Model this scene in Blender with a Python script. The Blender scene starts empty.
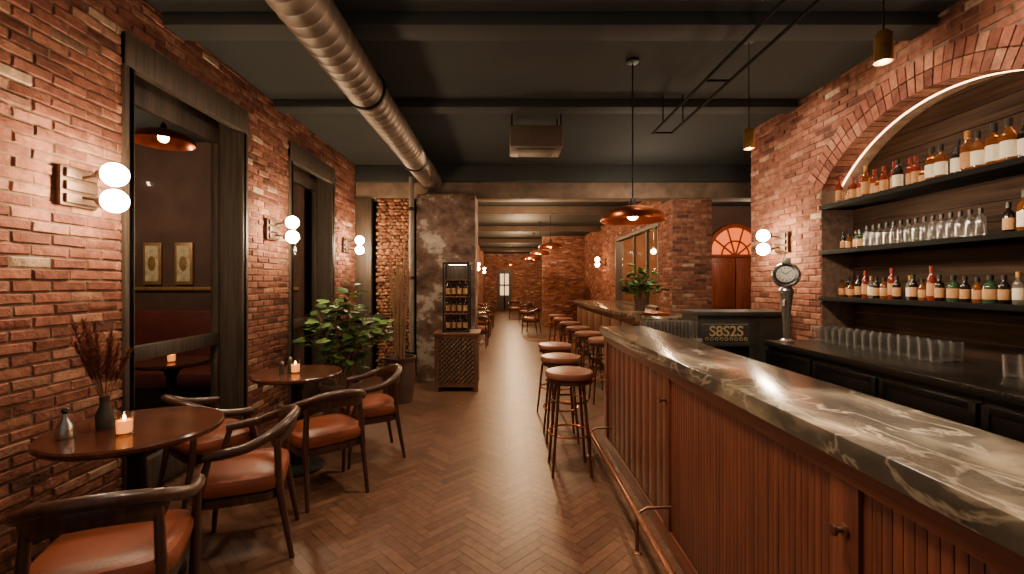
import bpy, bmesh, math, random
from mathutils import Vector, Matrix
random.seed(7)
COL = bpy.context.scene.collection
PI = math.pi
KIDS = {}
def lin(r, g, b):
    f = lambda c: (c/255/12.92) if c/255 <= .04045 else ((c/255+.055)/1.055)**2.4
    return (f(r), f(g), f(b), 1)
# ------------------------------------------------------------------ materials
def newmat(name):
    m = bpy.data.materials.new(name); m.use_nodes = True
    nt = m.node_tree
    return m, nt, nt.nodes['Principled BSDF']
def N(nt, t, **kw):
    n = nt.nodes.new(t)
    for k, v in kw.items(): setattr(n, k, v)
    return n
def ramp(nt, stops):
    r = N(nt, 'ShaderNodeValToRGB'); e = r.color_ramp.elements
    while len(e) < len(stops): e.new(.5)
    for i, (p, c) in enumerate(stops): e[i].position = p; e[i].color = c
    return r
def mul(c, k): return (c[0]*k, c[1]*k, c[2]*k, 1)
def basic(name, c, rough=.5, metal=0, var=.2, scale=8, bump=0, bscale=60, coat=0, trans=0, stretch=(1,1,1), spec=None):
    m, nt, b = newmat(name)
    tc = N(nt, 'ShaderNodeTexCoord'); mp = N(nt, 'ShaderNodeMapping'); mp.inputs['Scale'].default_value = stretch
    nz = N(nt, 'ShaderNodeTexNoise'); nz.inputs['Scale'].default_value = scale; nz.inputs['Detail'].default_value = 6
    nt.links.new(tc.outputs['Object'], mp.inputs[0]); nt.links.new(mp.outputs[0], nz.inputs[0])
    r = ramp(nt, [(.3, mul(c, 1-var)), (.7, mul(c, 1+var))])
    nt.links.new(nz.outputs[0], r.inputs[0]); nt.links.new(r.outputs[0], b.inputs['Base Color'])
    b.inputs['Roughness'].default_value = rough; b.inputs['Metallic'].default_value = metal
    if coat: b.inputs['Coat Weight'].default_value = coat; b.inputs['Coat Roughness'].default_value = .1
    if trans: b.inputs['Transmission Weight'].default_value = trans
    if spec is not None: b.inputs['Specular IOR Level'].default_value = spec
    if bump:
        n2 = N(nt, 'ShaderNodeTexNoise'); n2.inputs['Scale'].default_value = bscale; n2.inputs['Detail'].default_value = 5
        nt.links.new(mp.outputs[0], n2.inputs[0])
        bp = N(nt, 'ShaderNodeBump'); bp.inputs['Strength'].default_value = bump; bp.inputs['Distance'].default_value = .01
        nt.links.new(n2.outputs[0], bp.inputs['Height']); nt.links.new(bp.outputs[0], b.inputs['Normal'])
    return m
def wood(name, c1, c2, axis='z', rough=.4, coat=0, sc=3, spec=.5):
    st = {'x': (sc*.4, sc*8, sc*8), 'y': (sc*8, sc*.4, sc*8), 'z': (sc*8, sc*8, sc*.4)}[axis]
    m, nt, b = newmat(name)
    tc = N(nt, 'ShaderNodeTexCoord'); mp = N(nt, 'ShaderNodeMapping'); mp.inputs['Scale'].default_value = st
    nz = N(nt, 'ShaderNodeTexNoise'); nz.inputs['Scale'].default_value = 1.6; nz.inputs['Detail'].default_value = 9; nz.inputs['Distortion'].default_value = .6
    nt.links.new(tc.outputs['Object'], mp.inputs[0]); nt.links.new(mp.outputs[0], nz.inputs[0])
    r = ramp(nt, [(.3, c1), (.5, tuple((a+d)/2 for a, d in zip(c1, c2))), (.72, c2)])
    nt.links.new(nz.outputs[0], r.inputs[0]); nt.links.new(r.outputs[0], b.inputs['Base Color'])
    b.inputs['Roughness'].default_value = rough; b.inputs['Specular IOR Level'].default_value = spec
    if coat: b.inputs['Coat Weight'].default_value = coat; b.inputs['Coat Roughness'].default_value = .12
    bp = N(nt, 'ShaderNodeBump'); bp.inputs['Strength'].default_value = .15; bp.inputs['Distance'].default_value = .004
    nt.links.new(nz.outputs[0], bp.inputs['Height']); nt.links.new(bp.outputs[0], b.inputs['Normal'])
    return m
def colmat(name, rough=.9, bump=.7, bscale=42, var=.4, spec=.15, vscale=17, stretch=(1,1,1)):
    m, nt, b = newmat(name)
    at = N(nt, 'ShaderNodeAttribute', attribute_name='Col')
    tc = N(nt, 'ShaderNodeTexCoord'); mp = N(nt, 'ShaderNodeMapping'); mp.inputs['Scale'].default_value = stretch
    nt.links.new(tc.outputs['Object'], mp.inputs[0])
    nz = N(nt, 'ShaderNodeTexNoise'); nz.inputs['Scale'].default_value = vscale; nz.inputs['Detail'].default_value = 8
    nt.links.new(mp.outputs[0], nz.inputs[0])
    r = ramp(nt, [(.25, (1-var,)*3+(1,)), (.75, (1+var,)*3+(1,))])
    nt.links.new(nz.outputs[0], r.inputs[0])
    mx = N(nt, 'ShaderNodeMix', data_type='RGBA', blend_type='MULTIPLY'); mx.inputs[0].default_value = 1
    nt.links.new(at.outputs['Color'], mx.inputs[6]); nt.links.new(r.outputs[0], mx.inputs[7])
    nt.links.new(mx.outputs[2], b.inputs['Base Color'])
    b.inputs['Roughness'].default_value = rough; b.inputs['Specular IOR Level'].default_value = spec
    n2 = N(nt, 'ShaderNodeTexNoise'); n2.inputs['Scale'].default_value = bscale; n2.inputs['Detail'].default_value = 6
    nt.links.new(mp.outputs[0], n2.inputs[0])
    bp = N(nt, 'ShaderNodeBump'); bp.inputs['Strength'].default_value = bump; bp.inputs['Distance'].default_value = .012
    nt.links.new(n2.outputs[0], bp.inputs['Height']); nt.links.new(bp.outputs[0], b.inputs['Normal'])
    return m
def emis(name, c, s):
    m, nt, b = newmat(name)
    b.inputs['Base Color'].default_value = c
    b.inputs['Emission Color'].default_value = c; b.inputs['Emission Strength'].default_value = s
    return m
def glassy(name, c, rough=.03, tr=1.0):
    m, nt, b = newmat(name)
    b.inputs['Base Color'].default_value = c; b.inputs['Roughness'].default_value = rough
    b.inputs['Transmission Weight'].default_value = tr; b.inputs['IOR'].default_value = 1.45
    return m
def pane(name, tint=(1,1,1,1), k=.03, base=.006, milk=0, pw=1):
    # thin glass: mostly transparent, more mirror-like at grazing angles, optional milky share
    m, nt, b = newmat(name)
    nt.nodes.remove(b)
    o = nt.nodes['Material Output']
    t = N(nt, 'ShaderNodeBsdfTransparent'); t.inputs[0].default_value = tint
    g = N(nt, 'ShaderNodeBsdfGlossy'); g.inputs['Roughness'].default_value = .04
    lw = N(nt, 'ShaderNodeLayerWeight'); lw.inputs[0].default_value = .5
    pn = N(nt, 'ShaderNodeMath', operation='POWER'); pn.inputs[1].default_value = pw
    mm = N(nt, 'ShaderNodeMath', operation='MULTIPLY_ADD'); mm.inputs[1].default_value = k; mm.inputs[2].default_value = base
    nt.links.new(lw.outputs['Facing'], pn.inputs[0]); nt.links.new(pn.outputs[0], mm.inputs[0])
    src = g
    if milk:
        d = N(nt, 'ShaderNodeBsdfDiffuse'); d.inputs[0].default_value = (.9, .88, .84, 1)
        m2 = N(nt, 'ShaderNodeMixShader'); m2.inputs[0].default_value = milk
        nt.links.new(g.outputs[0], m2.inputs[1]); nt.links.new(d.outputs[0], m2.inputs[2]); src = m2
    mx = N(nt, 'ShaderNodeMixShader')
    nt.links.new(mm.outputs[0], mx.inputs[0]); nt.links.new(t.outputs[0], mx.inputs[1]); nt.links.new(src.outputs[0], mx.inputs[2])
    nt.links.new(mx.outputs[0], o.inputs[0])
    return m
def marble(name):
    m, nt, b = newmat(name)
    tc = N(nt, 'ShaderNodeTexCoord')
    mp = N(nt, 'ShaderNodeMapping'); mp.inputs['Rotation'].default_value = (0, .3, .7); mp.inputs['Scale'].default_value = (1.7, .9, 1.7)
    nt.links.new(tc.outputs['Object'], mp.inputs[0])
    n0 = N(nt, 'ShaderNodeTexNoise'); n0.inputs['Scale'].default_value = 3.0; n0.inputs['Detail'].default_value = 8; n0.inputs['Distortion'].default_value = .6
    nt.links.new(mp.outputs[0], n0.inputs[0])
    base = ramp(nt, [(.34, lin(50, 46, 41)), (.48, lin(76, 69, 60)), (.57, lin(110, 98, 82)), (.7, lin(156, 138, 113))])
    nt.links.new(n0.outputs[0], base.inputs[0])
    n1 = N(nt, 'ShaderNodeTexNoise'); n1.inputs['Scale'].default_value = 4.0; n1.inputs['Detail'].default_value = 7; n1.inputs['Distortion'].default_value = .6
    nt.links.new(mp.outputs[0], n1.inputs[0])
    v = ramp(nt, [(.47, (0,0,0,1)), (.499, (.34,.34,.34,1)), (.525, (0,0,0,1))])
    nt.links.new(n1.outputs[0], v.inputs[0])
    mx = N(nt, 'ShaderNodeMix', data_type='RGBA'); nt.links.new(v.outputs[0], mx.inputs[0])
    nt.links.new(base.outputs[0], mx.inputs[6]); mx.inputs[7].default_value = lin(202, 182, 154)
    nt.links.new(mx.outputs[2], b.inputs['Base Color'])
    b.inputs['Roughness'].default_value = .18
    return m
def plaster(name):
    m, nt, b = newmat(name)
    tc = N(nt, 'ShaderNodeTexCoord')
    mp = N(nt, 'ShaderNodeMapping'); mp.inputs['Scale'].default_value = (1, 1, 1.3)
    nt.links.new(tc.outputs['Object'], mp.inputs[0])
    n0 = N(nt, 'ShaderNodeTexNoise'); n0.inputs['Scale'].default_value = 2.3; n0.inputs['Detail'].default_value = 12; n0.inputs['Roughness'].default_value = .69
    nt.links.new(mp.outputs[0], n0.inputs[0])
    r = ramp(nt, [(.36, lin(72, 54, 46)), (.46, lin(98, 77, 66)), (.535, lin(116, 95, 83)), (.565, lin(156, 140, 126)), (.7, lin(178, 164, 150))])
    nt.links.new(n0.outputs[0], r.inputs[0])
    nt.links.new(r.outputs[0], b.inputs['Base Color']); b.inputs['Roughness'].default_value = .95; b.inputs['Specular IOR Level'].default_value = .1
    bp = N(nt, 'ShaderNodeBump'); bp.inputs['Strength'].default_value = .5; bp.inputs['Distance'].default_value = .02
    nt.links.new(n0.outputs[0], bp.inputs['Height']); nt.links.new(bp.outputs[0], b.inputs['Normal'])
    return m

M = {}
M['brick'] = colmat('brick')
M['floor'] = colmat('parquet', rough=.38, bump=.03, bscale=30, var=.2, spec=.4, vscale=22)
M['leaf'] = colmat('leaf', rough=.45, bump=.05, var=.2, spec=.4)
M['ceil'] = basic('ceiling_paint', lin(54, 55, 54), .85, var=.08, scale=1.2, spec=.2)
M['beam'] = basic('beam_paint', lin(52, 53, 52), .75, var=.1, scale=2, spec=.2)
M['header'] = basic('header_plaster', lin(112, 92, 77), .85, var=.35, scale=5, bump=.3)
M['hallbeam'] = basic('hall_beam_paint', lin(74, 59, 49), .85, var=.2, scale=4)
M['blackwood'] = wood('black_stained_wood', lin(44, 36, 30), lin(82, 66, 54), 'z', .55)
M['blackwood_y'] = wood('black_stained_wood_y', lin(20, 17, 14), lin(36, 29, 24), 'y', .8, spec=.12)
M['niche'] = wood('niche_planks', lin(38, 28, 21), lin(72, 53, 41), 'y', .75, spec=.15)
M['barwood'] = wood('bar_wood', lin(72, 34, 22), lin(116, 60, 39), 'z', .4, .08)
M['barwood_y'] = wood('bar_wood_y', lin(72, 34, 22), lin(114, 59, 38), 'y', .4, .08)
M['tablewood'] = wood('table_wood', lin(52, 26, 17), lin(94, 50, 33), 'x', .22, .3)
M['chairwood'] = wood('chair_wood', lin(44, 26, 19), lin(80, 50, 35), 'z', .35, .2)
M['cabwood'] = wood('cabinet_wood', lin(66, 40, 25), lin(112, 72, 46), 'z', .45)
M['doorwood'] = wood('door_wood', lin(112, 46, 28), lin(160, 80, 50), 'z', .4)
M['leather'] = basic('cognac_leather', lin(124, 63, 41), .4, var=.2, scale=9, bump=.12, bscale=140)
M['leather_dk'] = basic('brown_leather', lin(118, 68, 48), .4, var=.18, scale=9, bump=.12, bscale=140)
M['leather_red'] = basic('oxblood_leather', lin(100, 42, 33), .45, var=.2, scale=6)
M['bronze'] = basic('dark_bronze', lin(82, 62, 50), .45, .7, scale=20)
M['bronze_dk'] = basic('aged_bronze', lin(126, 90, 70), .34, .85, scale=20)
M['railcopper'] = basic('aged_copper_rail', lin(158, 102, 74), .28, .8, scale=12)
M['copper'] = basic('copper', lin(205, 112, 68), .28, .95, scale=12)
M['brass'] = basic('brass', lin(214, 164, 92), .32, .85, scale=20)
M['castiron'] = basic('black_iron', lin(24, 22, 21), .45, .4, scale=10)
M['matteblack'] = basic('matte_black_paint', lin(20, 19, 18), .85, 0, scale=10, spec=.12)
M['stoolmetal'] = basic('stool_metal', lin(112, 76, 55), .38, .8, scale=14)
M['steel'] = basic('steel', lin(186, 182, 175), .25, .9, scale=20, var=.08)
M['galv'] = basic('galvanised', lin(122, 106, 93), .5, .6, var=.35, scale=7)
M['ventbox'] = basic('vent_box_paint', lin(96, 80, 67), .6, .1, scale=7)
M['pipegrey'] = basic('grey_pipe_paint', lin(118, 108, 98), .5, .2, scale=9)
M['darkmetal'] = basic('dark_metal_panel', lin(66, 65, 62), .5, .1, scale=8, spec=.3)
M['blacklac'] = basic('black_lacquer', lin(24, 23, 22), .25, scale=6)
M['counterdk'] = basic('dark_stone', lin(36, 33, 30), .25, scale=12)
M['marble'] = marble('marble')
M['plaster'] = plaster('old_plaster')
M['bulb'] = emis('bulb_glow', (1, .74, .45, 1), 190)
M['farbulb'] = emis('far_bulb_glow', (1, .5, .2, 1), 70)
M['lampglow'] = emis('lamp_glow', (1, .58, .24, 1), 60)
M['farlamp'] = emis('far_lamp_glow', (1, .48, .16, 1), 50)
M['led'] = emis('led_glow', (1, .76, .48, 1), 60)
M['archled'] = emis('arch_led_glow', (1, .6, .3, 1), 14)
M['flame'] = emis('flame_glow', (1, .6, .2, 1), 30)
M['fanglow'] = emis('amber_glass_glow', (1, .16, .02, 1), 1.2)  # emission stands in for light shining through the fanlight
M['doorlight'] = emis('warm_lit_glass', (1, .74, .46, 1), 1.0)
M['wax'] = emis('candle_wax_glow', (1, .30, .05, 1), 1.6)  # candle glow put into the wax as amber emission
M['glass'] = pane('clear_glass', (.97, .97, .96, 1), .95, .06, .14, 1.8)
M['cupglass'] = pane('votive_glass', (.97, .95, .92, 1), .8, .04, .05, 2)
M['milkglass'] = pane('clear_bottle_glass', (.9, .9, .88, 1), .75, .1, .2, 1.5)
M['amberglass'] = glassy('amber_spirit', (.56, .19, .04, 1), .05, .8)
M['redglass'] = glassy('red_spirit', (.44, .06, .03, 1), .05, .6)
M['greenglass'] = glassy('green_glass', (.05, .11, .05, 1), .05, .5)
M['darkglass'] = basic('dark_glass', lin(26, 21, 17), .08)
M['paleglass'] = glassy('pale_spirit', (.9, .86, .74, 1), .04, .9)
M['pane'] = pane('window_pane', (.9, .88, .86, 1))
M['label'] = basic('paper_label', lin(232, 220, 196), .7, var=.1, scale=40)
M['labelt'] = basic('tan_label', lin(180, 132, 84), .7, var=.1, scale=40)
M['cap'] = basic('black_cap', lin(30, 26, 24), .4)
M['capred'] = basic('red_cap', lin(140, 38, 26), .4)
M['pot'] = basic('dark_clay', lin(84, 58, 48), .7, bump=.3, bscale=30)
M['soil'] = basic('soil', lin(35, 26, 20), .95, bump=.5)
M['twig'] = basic('twig', lin(132, 98, 72), .8)
M['pampas'] = basic('pampas', lin(140, 80, 58), .9, scale=30)
M['paper'] = basic('picture_paper', lin(200, 180, 140), .7, var=.3, scale=18)
M['gilt'] = basic('gilt_frame', lin(160, 122, 74), .45, .4, scale=20)
M['darkwall'] = basic('dark_wall', lin(84, 60, 48), .85, var=.2, scale=3)
M['litwall'] = basic('warm_plaster_wall', lin(140, 96, 66), .85, var=.25, scale=3)
M['dial'] = basic('dial_face', lin(150, 148, 140), .35, .3, var=.1, scale=30)
M['letter'] = basic('pale_gold_lettering', lin(180, 158, 120), .5, scale=30)

# ------------------------------------------------------------------ mesh builder
class MB:
    def __init__(s): s.v = []; s.f = []; s.vc = []; s.cur = (.5, .5, .5, 1)
    def add(s, vs, fs):
        n = len(s.v)
        s.v += [tuple(v) for v in vs]; s.vc += [s.cur]*len(vs)
        s.f += [tuple(i+n for i in f) for f in fs]
        return s
    def box(s, x0, x1, y0, y1, z0, z1, b=0):
        if b <= 0:
            return s.add([(x0,y0,z0),(x1,y0,z0),(x1,y1,z0),(x0,y1,z0),(x0,y0,z1),(x1,y0,z1),(x1,y1,z1),(x0,y1,z1)],
                  [(3,2,1,0),(4,5,6,7),(0,1,5,4),(1,2,6,5),(2,3,7,6),(3,0,4,7)])
        bm = bmesh.new(); bmesh.ops.create_cube(bm, size=1)
        for v in bm.verts:
            v.co = Vector(((x0+x1)/2+v.co.x*(x1-x0), (y0+y1)/2+v.co.y*(y1-y0), (z0+z1)/2+v.co.z*(z1-z0)))
        bmesh.ops.bevel(bm, geom=list(bm.edges), offset=b, segments=2, affect='EDGES', profile=.6)
        bm.verts.index_update()
        s.add([v.co.copy() for v in bm.verts], [[v.index for v in f.verts] for f in bm.faces]); bm.free()
        return s
    def tube(s, pts, r, n=10, closed=False, rz=None):
        P = [Vector(p) for p in pts]; m = len(P)
        R = r if isinstance(r, (list, tuple)) else [r]*m
        vs = []; prev = None
        for i in range(m):
            if closed: t = (P[(i+1) % m]-P[i-1]).normalized()
            else: t = (P[min(i+1, m-1)]-P[max(i-1, 0)]).normalized()
            if rz is not None or prev is None:
                up = Vector((0,0,1)) if abs(t.z) < .95 else Vector((0,1,0))
                sd = t.cross(up).normalized()
            else:
                sd = (prev-t*prev.dot(t)).normalized()
            prev = sd; up = sd.cross(t).normalized()
            for k in range(n):
                a = 2*PI*k/n
                vs.append(P[i]+sd*math.cos(a)*R[i]+up*math.sin(a)*(R[i] if rz is None else rz))
        fs = []
        for i in range(m if closed else m-1):
            j = (i+1) % m
            for k in range(n):
                q = (k+1) % n
                fs.append((i*n+k, i*n+q, j*n+q, j*n+k))
        if not closed:
            fs.append(tuple(range(n))[::-1]); fs.append(tuple((m-1)*n+k for k in range(n)))
        return s.add(vs, fs)
    def lathe(s, prof, n=24, c=(0,0,0)):
        vs = []; rings = []
        for r, z in prof:
            if r < 1e-5:
                rings.append([len(vs)]); vs.append((c[0], c[1], c[2]+z))
            else:
                rings.append(list(range(len(vs), len(vs)+n)))
                vs += [(c[0]+r*math.cos(2*PI*k/n), c[1]+r*math.sin(2*PI*k/n), c[2]+z) for k in range(n)]
        fs = []
        for A, B in zip(rings, rings[1:]):
            for k in range(n):
                q = (k+1) % n
                if len(A) == 1 and len(B) == 1: continue
                if len(A) == 1: fs.append((A[0], B[q], B[k]))
                elif len(B) == 1: fs.append((A[k], A[q], B[0]))
                else: fs.append((A[k], A[q], B[q], B[k]))
        return s.add(vs, fs)
    def sphere(s, c, r, n=20, m=12, sz=1):
        return s.lathe([(r*math.sin(PI*i/m) if 0 < i < m else 0, -r*sz*math.cos(PI*i/m)) for i in range(m+1)], n, c)
    def superpad(s, hx, hy, layers, e=4, n=32, c=(0,0,0)):
        vs = []
        for sc, z in layers:
            for k in range(n):
                a = 2*PI*k/n; ca, sa = math.cos(a), math.sin(a)
                vs.append((c[0]+hx*sc*math.copysign(abs(ca)**(2/e), ca), c[1]+hy*sc*math.copysign(abs(sa)**(2/e), sa), c[2]+z))
        fs = []
        for i in range(len(layers)-1):
            for k in range(n):
                q = (k+1) % n; fs.append((i*n+k, i*n+q, (i+1)*n+q, (i+1)*n+k))
        fs.append(tuple(range(n))[::-1]); fs.append(tuple((len(layers)-1)*n+k for k in range(n)))
        return s.add(vs, fs)
    def rot(s, mat, start=0):
        for i in range(start, len(s.v)): s.v[i] = tuple(mat @ Vector(s.v[i]))
        return s
    def build(s, name, mat, parent=None, loc=None, col=False):
        me = bpy.data.meshes.new(name); me.from_pydata(s.v, [], s.f); me.update()
        me.materials.append(mat)
        me.polygons.foreach_set('use_smooth', [True]*len(me.polygons))
        try: me.set_sharp_from_angle(angle=math.radians(38))
        except Exception: pass
        if col:
            at = me.color_attributes.new('Col', 'FLOAT_COLOR', 'POINT')
            flat = [x for c in s.vc for x in c]; at.data.foreach_set('color', flat)
        o = bpy.data.objects.new(name, me); COL.objects.link(o)
        if parent is not None:
            o.parent = parent; KIDS.setdefault(parent.name, []).append(o)
        if loc is not None: o.location = loc
        return o
def tag(o, label, cat, group=None, kind=None):
    o['label'] = label; o['category'] = cat
    if group: o['group'] = group
    if kind: o['kind'] = kind
    return o
def thing(name, label, cat, loc=(0,0,0), rz=0, group=None):
    o = bpy.data.objects.new(name, None); COL.objects.link(o); o.empty_display_size = .1
    o.location = loc; o.rotation_euler = (0,0,rz)
    return tag(o, label, cat, group)
def struct(o): o['kind'] = 'structure'; return o
def dup(root, loc, rz=0, label=None, group=None, scale=None):
    r = root.copy(); COL.objects.link(r); r.location = loc; r.rotation_euler = (0,0,rz)
    if scale: r.scale = (scale,)*3
    if label: r['label'] = label
    if group: r['group'] = group
    for ch in KIDS.get(root.name, []):
        c = ch.copy(); COL.objects.link(c); c.parent = r; KIDS.setdefault(r.name, []).append(c)
        for g in KIDS.get(ch.name, []):
            d = g.copy(); COL.objects.link(d); d.parent = c; KIDS.setdefault(c.name, []).append(d)
    return r
ORD = ['first','second','third','fourth','fifth','sixth','seventh','eighth','ninth','tenth','eleventh','twelfth','thirteenth','fourteenth','fifteenth','sixteenth']
def text_mesh(name, s, size, mat, parent, loc):
    cu = bpy.data.curves.new('lettering', 'FONT'); cu.body = s; cu.size = size; cu.extrude = .002; cu.align_x = 'CENTER'; cu.offset = .002
    tmp = bpy.data.objects.new('lettering_tmp', cu); COL.objects.link(tmp)
    bpy.context.view_layer.update()
    me = bpy.data.meshes.new_from_object(tmp.evaluated_get(bpy.context.evaluated_depsgraph_get()))
    bpy.data.objects.remove(tmp)
    me.transform(Matrix.Rotation(PI/2, 4, 'X')); me.materials.clear(); me.materials.append(mat)
    o = bpy.data.objects.new(name, me); COL.objects.link(o); o.parent = parent; o.location = loc
    KIDS.setdefault(parent.name, []).append(o)
    return o

# ------------------------------------------------------------------ camera
H = 1.45; F = 450.0
cam = bpy.data.cameras.new('camera'); cam.sensor_width = 36; cam.lens = F/1024*36
cam.shift_x = 7/1024; cam.shift_y = -4/1024; cam.clip_start = .05; cam.clip_end = 100
co = bpy.data.objects.new('camera', cam); COL.objects.link(co)
co.location = (0, 0, H); co.rotation_euler = (PI/2, 0, 0)
bpy.context.scene.camera = co

# ------------------------------------------------------------------ setting
CZ = 3.25
PAL = [lin(135,86,70), lin(126,78,64), lin(144,96,78), lin(115,71,58), lin(150,106,87), lin(130,81,66), lin(104,64,54), lin(139,90,72), lin(122,78,65)]
PALX = [lin(176,146,122), lin(88,58,49), lin(160,124,102)]
MORTAR = lin(118, 95, 81)
def bricks(mb, mp, u0, u1, z0, z1, clip=None, bw=.19, bh=.0585, gap=.0095, dep=.0085, rare=.05):
    r = 0; z = z0
    while z < z1-.02:
        zb = min(z+bh, z1); off = (r % 2)*bw/2 + random.uniform(-.01, .01)
        ints = clip(z, zb, u0, u1) if clip else [(u0, u1)]
        for a, b in ints:
            u = math.floor((a-off)/bw)*bw+off
            while u < b:
                ua, ub = max(u, a)+gap/2, min(u+bw, b)-gap/2
                if ub-ua > .025:
                    o = dep*random.uniform(.4, 1.4); i = .005
                    j = lambda: random.uniform(-.003, .003)
                    za, zc = z+gap/2, zb-gap/2
                    c = random.choice(PAL) if random.random() > rare else random.choice(PALX)
                    k = random.uniform(.82, 1.16); mb.cur = (c[0]*k, c[1]*k, c[2]*k, 1)
                    vs = [mp(ua,za,0), mp(ub,za,0), mp(ub,zc,0), mp(ua,zc,0),
                          mp(ua+i+j(),za+i+j(),o+j()*.6), mp(ub-i+j(),za+i+j(),o+j()*.6), mp(ub-i+j(),zc-i+j(),o+j()*.6), mp(ua+i+j(),zc-i+j(),o+j()*.6)]
                    mb.add(vs, [(4,5,6,7),(0,1,5,4),(1,2,6,5),(2,3,7,6),(3,0,4,7)])
                u += bw
        z += bh; r += 1
    mb.cur = MORTAR
def rect_clip(holes):
    def f(za, zb, u0, u1):
        zm = (za+zb)/2; out = [(u0, u1)]
        for (a, b, h0, h1) in holes:
            if h0 < zm < h1:
                n = []
                for p, q in out:
                    if b <= p or a >= q: n.append((p, q)); continue
                    if a > p: n.append((p, a))
                    if b < q: n.append((b, q))
                out = n
        return out
    return f
# floor : herringbone planks
mb = MB(); mb.cur = lin(38, 26, 19)
mb.add([(-2.55,-.8,-.004),(6,-.8,-.004),(6,24.5,-.004),(-2.55,24.5,-.004)], [(0,1,2,3)])
w, L = .062, .31
c45 = math.cos(PI/4)
FP = [lin(95,66,50), lin(89,61,46), lin(100,70,53), lin(92,64,48), lin(86,58,44), lin(98,68,51)]
def plank(x0, x1, y0, y1):
    g = .0014
    pts = [(x0+g,y0+g),(x1-g,y0+g),(x1-g,y1-g),(x0+g,y1-g)]
    R = [((x-y)*c45, (x+y)*c45) for x, y in pts]
    cx = sum(p[0] for p in R)/4; cy = sum(p[1] for p in R)/4
    if not (-2.45 < cx < 5.5 and -.7 < cy < 24.2): return
    if cy > 8 and not (-1.3 < cx < 3.2): return
    if cx > 3.1 and cy < 5.4: return
    c = random.choice(FP); k = random.uniform(.94, 1.06); mb.cur = (c[0]*k, c[1]*k, c[2]*k, 1)
    mb.add([(p[0], p[1], 0) for p in R], [(0,1,2,3)])
for s_ in range(-12, 40):
    ox = 2*L*s_
    for k in range(-460, 740):
        x0, y0 = k*w+ox, k*w
        mx, my = (x0-y0)*c45, (x0+y0)*c45
        if mx < -3.4 or mx > 6.5 or my < -1.4 or my > 25: continue
        plank(x0, x0+L, y0, y0+w)
        plank(x0, x0+w, y0+w, y0+w+L)
struct(mb.build('floor', M['floor'], col=True))
# ceiling
struct(MB().box(-2.55, 3.25, -.8, 6.9, CZ, CZ+.1).box(3.25, 6.3, 4.6, 6.9, CZ, CZ+.1).build('ceiling', M['ceil']))
struct(MB().box(-2.3, 6.2, 6.9, 24.4, 3.02, 3.12).build('ceiling_hall', M['ceil']))
n = 1
for (y, hz, wd) in ((2.98, .09, .2), (4.4, .08, .18)):
    struct(MB().box(-2.27, 2.87, y, y+wd, CZ-hz, CZ-.002, .008).build('trim_%d' % n, M['beam'])); n += 1
struct(MB().box(-2.55, 6.2, 6.86, 7.1, 3.0, CZ, .01).build('trim_%d' % n, M['beam'])); n += 1
struct(MB().box(-2.3, 6.1, 6.93, 7.25, 2.76, 3.0, .01).build('trim_%d' % n, M['header'])); n += 1
for y in (9.2, 12.4, 16, 20):
    struct(MB().box(-1.08, 2.62, y, y+.2, 2.88, 3.02, .01).build('trim_%d' % n, M['hallbeam'])); n += 1
# left wall with two openings
OPN = [(2.72, 3.95, 0, 2.9), (4.79, 5.98, 0, 2.9)]
LX = -2.3
mb = MB(); mb.cur = MORTAR
def wallboxes(mb, holes, u0, u1, z1, fn):
    u = u0
    for (a, b, h0, h1) in holes:
        fn(u, a, 0, z1); fn(a, b, h1, z1)
        if h0 > 0: fn(a, b, 0, h0)
        u = b
    fn(u, u1, 0, z1)
wallboxes(mb, OPN, -.8, 6.9, CZ, lambda a, b, c, d: mb.box(LX-.25, LX, a, b, c, d))
bricks(mb, lambda u, z, o: (LX+o, u, z), -.8, 6.9, 0, CZ, rect_clip(OPN))
struct(mb.build('wall_left', M['brick'], col=True))
def window(name, a, b, top, rail):
    m = MB()
    t = .035
    m.box(LX-.25, LX+.03, a, a+t, 0, top); m.box(LX-.25, LX+.03, b-t, b, 0, top); m.box(LX-.25, LX+.03, a+t, b-t, top-t, top)
    m.box(LX-.02, LX+.03, a-.03, a+.04, 0, top+.05, .004); m.box(LX-.02, LX+.03, b-.05, b+.03, 0, top+.05, .004)
    m.box(LX-.03, LX+.035, a-.03, b+.03, top-.14, top+.06, .006)
    m.box(LX-.24, LX-.18, a+t, a+.09, 0, top-.1, .004); m.box(LX-.24, LX-.18, b-.07, b-t, 0, top-.1, .004)
    m.box(LX-.24, LX-.18, a+.09, b-.07, top-.25, top-t, .004)
    m.box(LX-.24, LX-.17, a+.09, b-.07, rail-.05, rail+.05, .004)
    m.box(LX-.24, LX-.18, a+.09, b-.07, 0, .22, .004)
    o = struct(m.build(name, M['blackwood']))
    MB().add([(LX-.21,a+.09,.22),(LX-.21,b-.07,.22),(LX-.21,b-.07,top-.25),(LX-.21,a+.09,top-.25)], [(0,1,2,3)]).build('pane', M['pane'], o)
window('window_1', 2.72, 3.95, 2.9, .97)
window('window_2', 4.79, 5.98, 2.9, .97)
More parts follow.
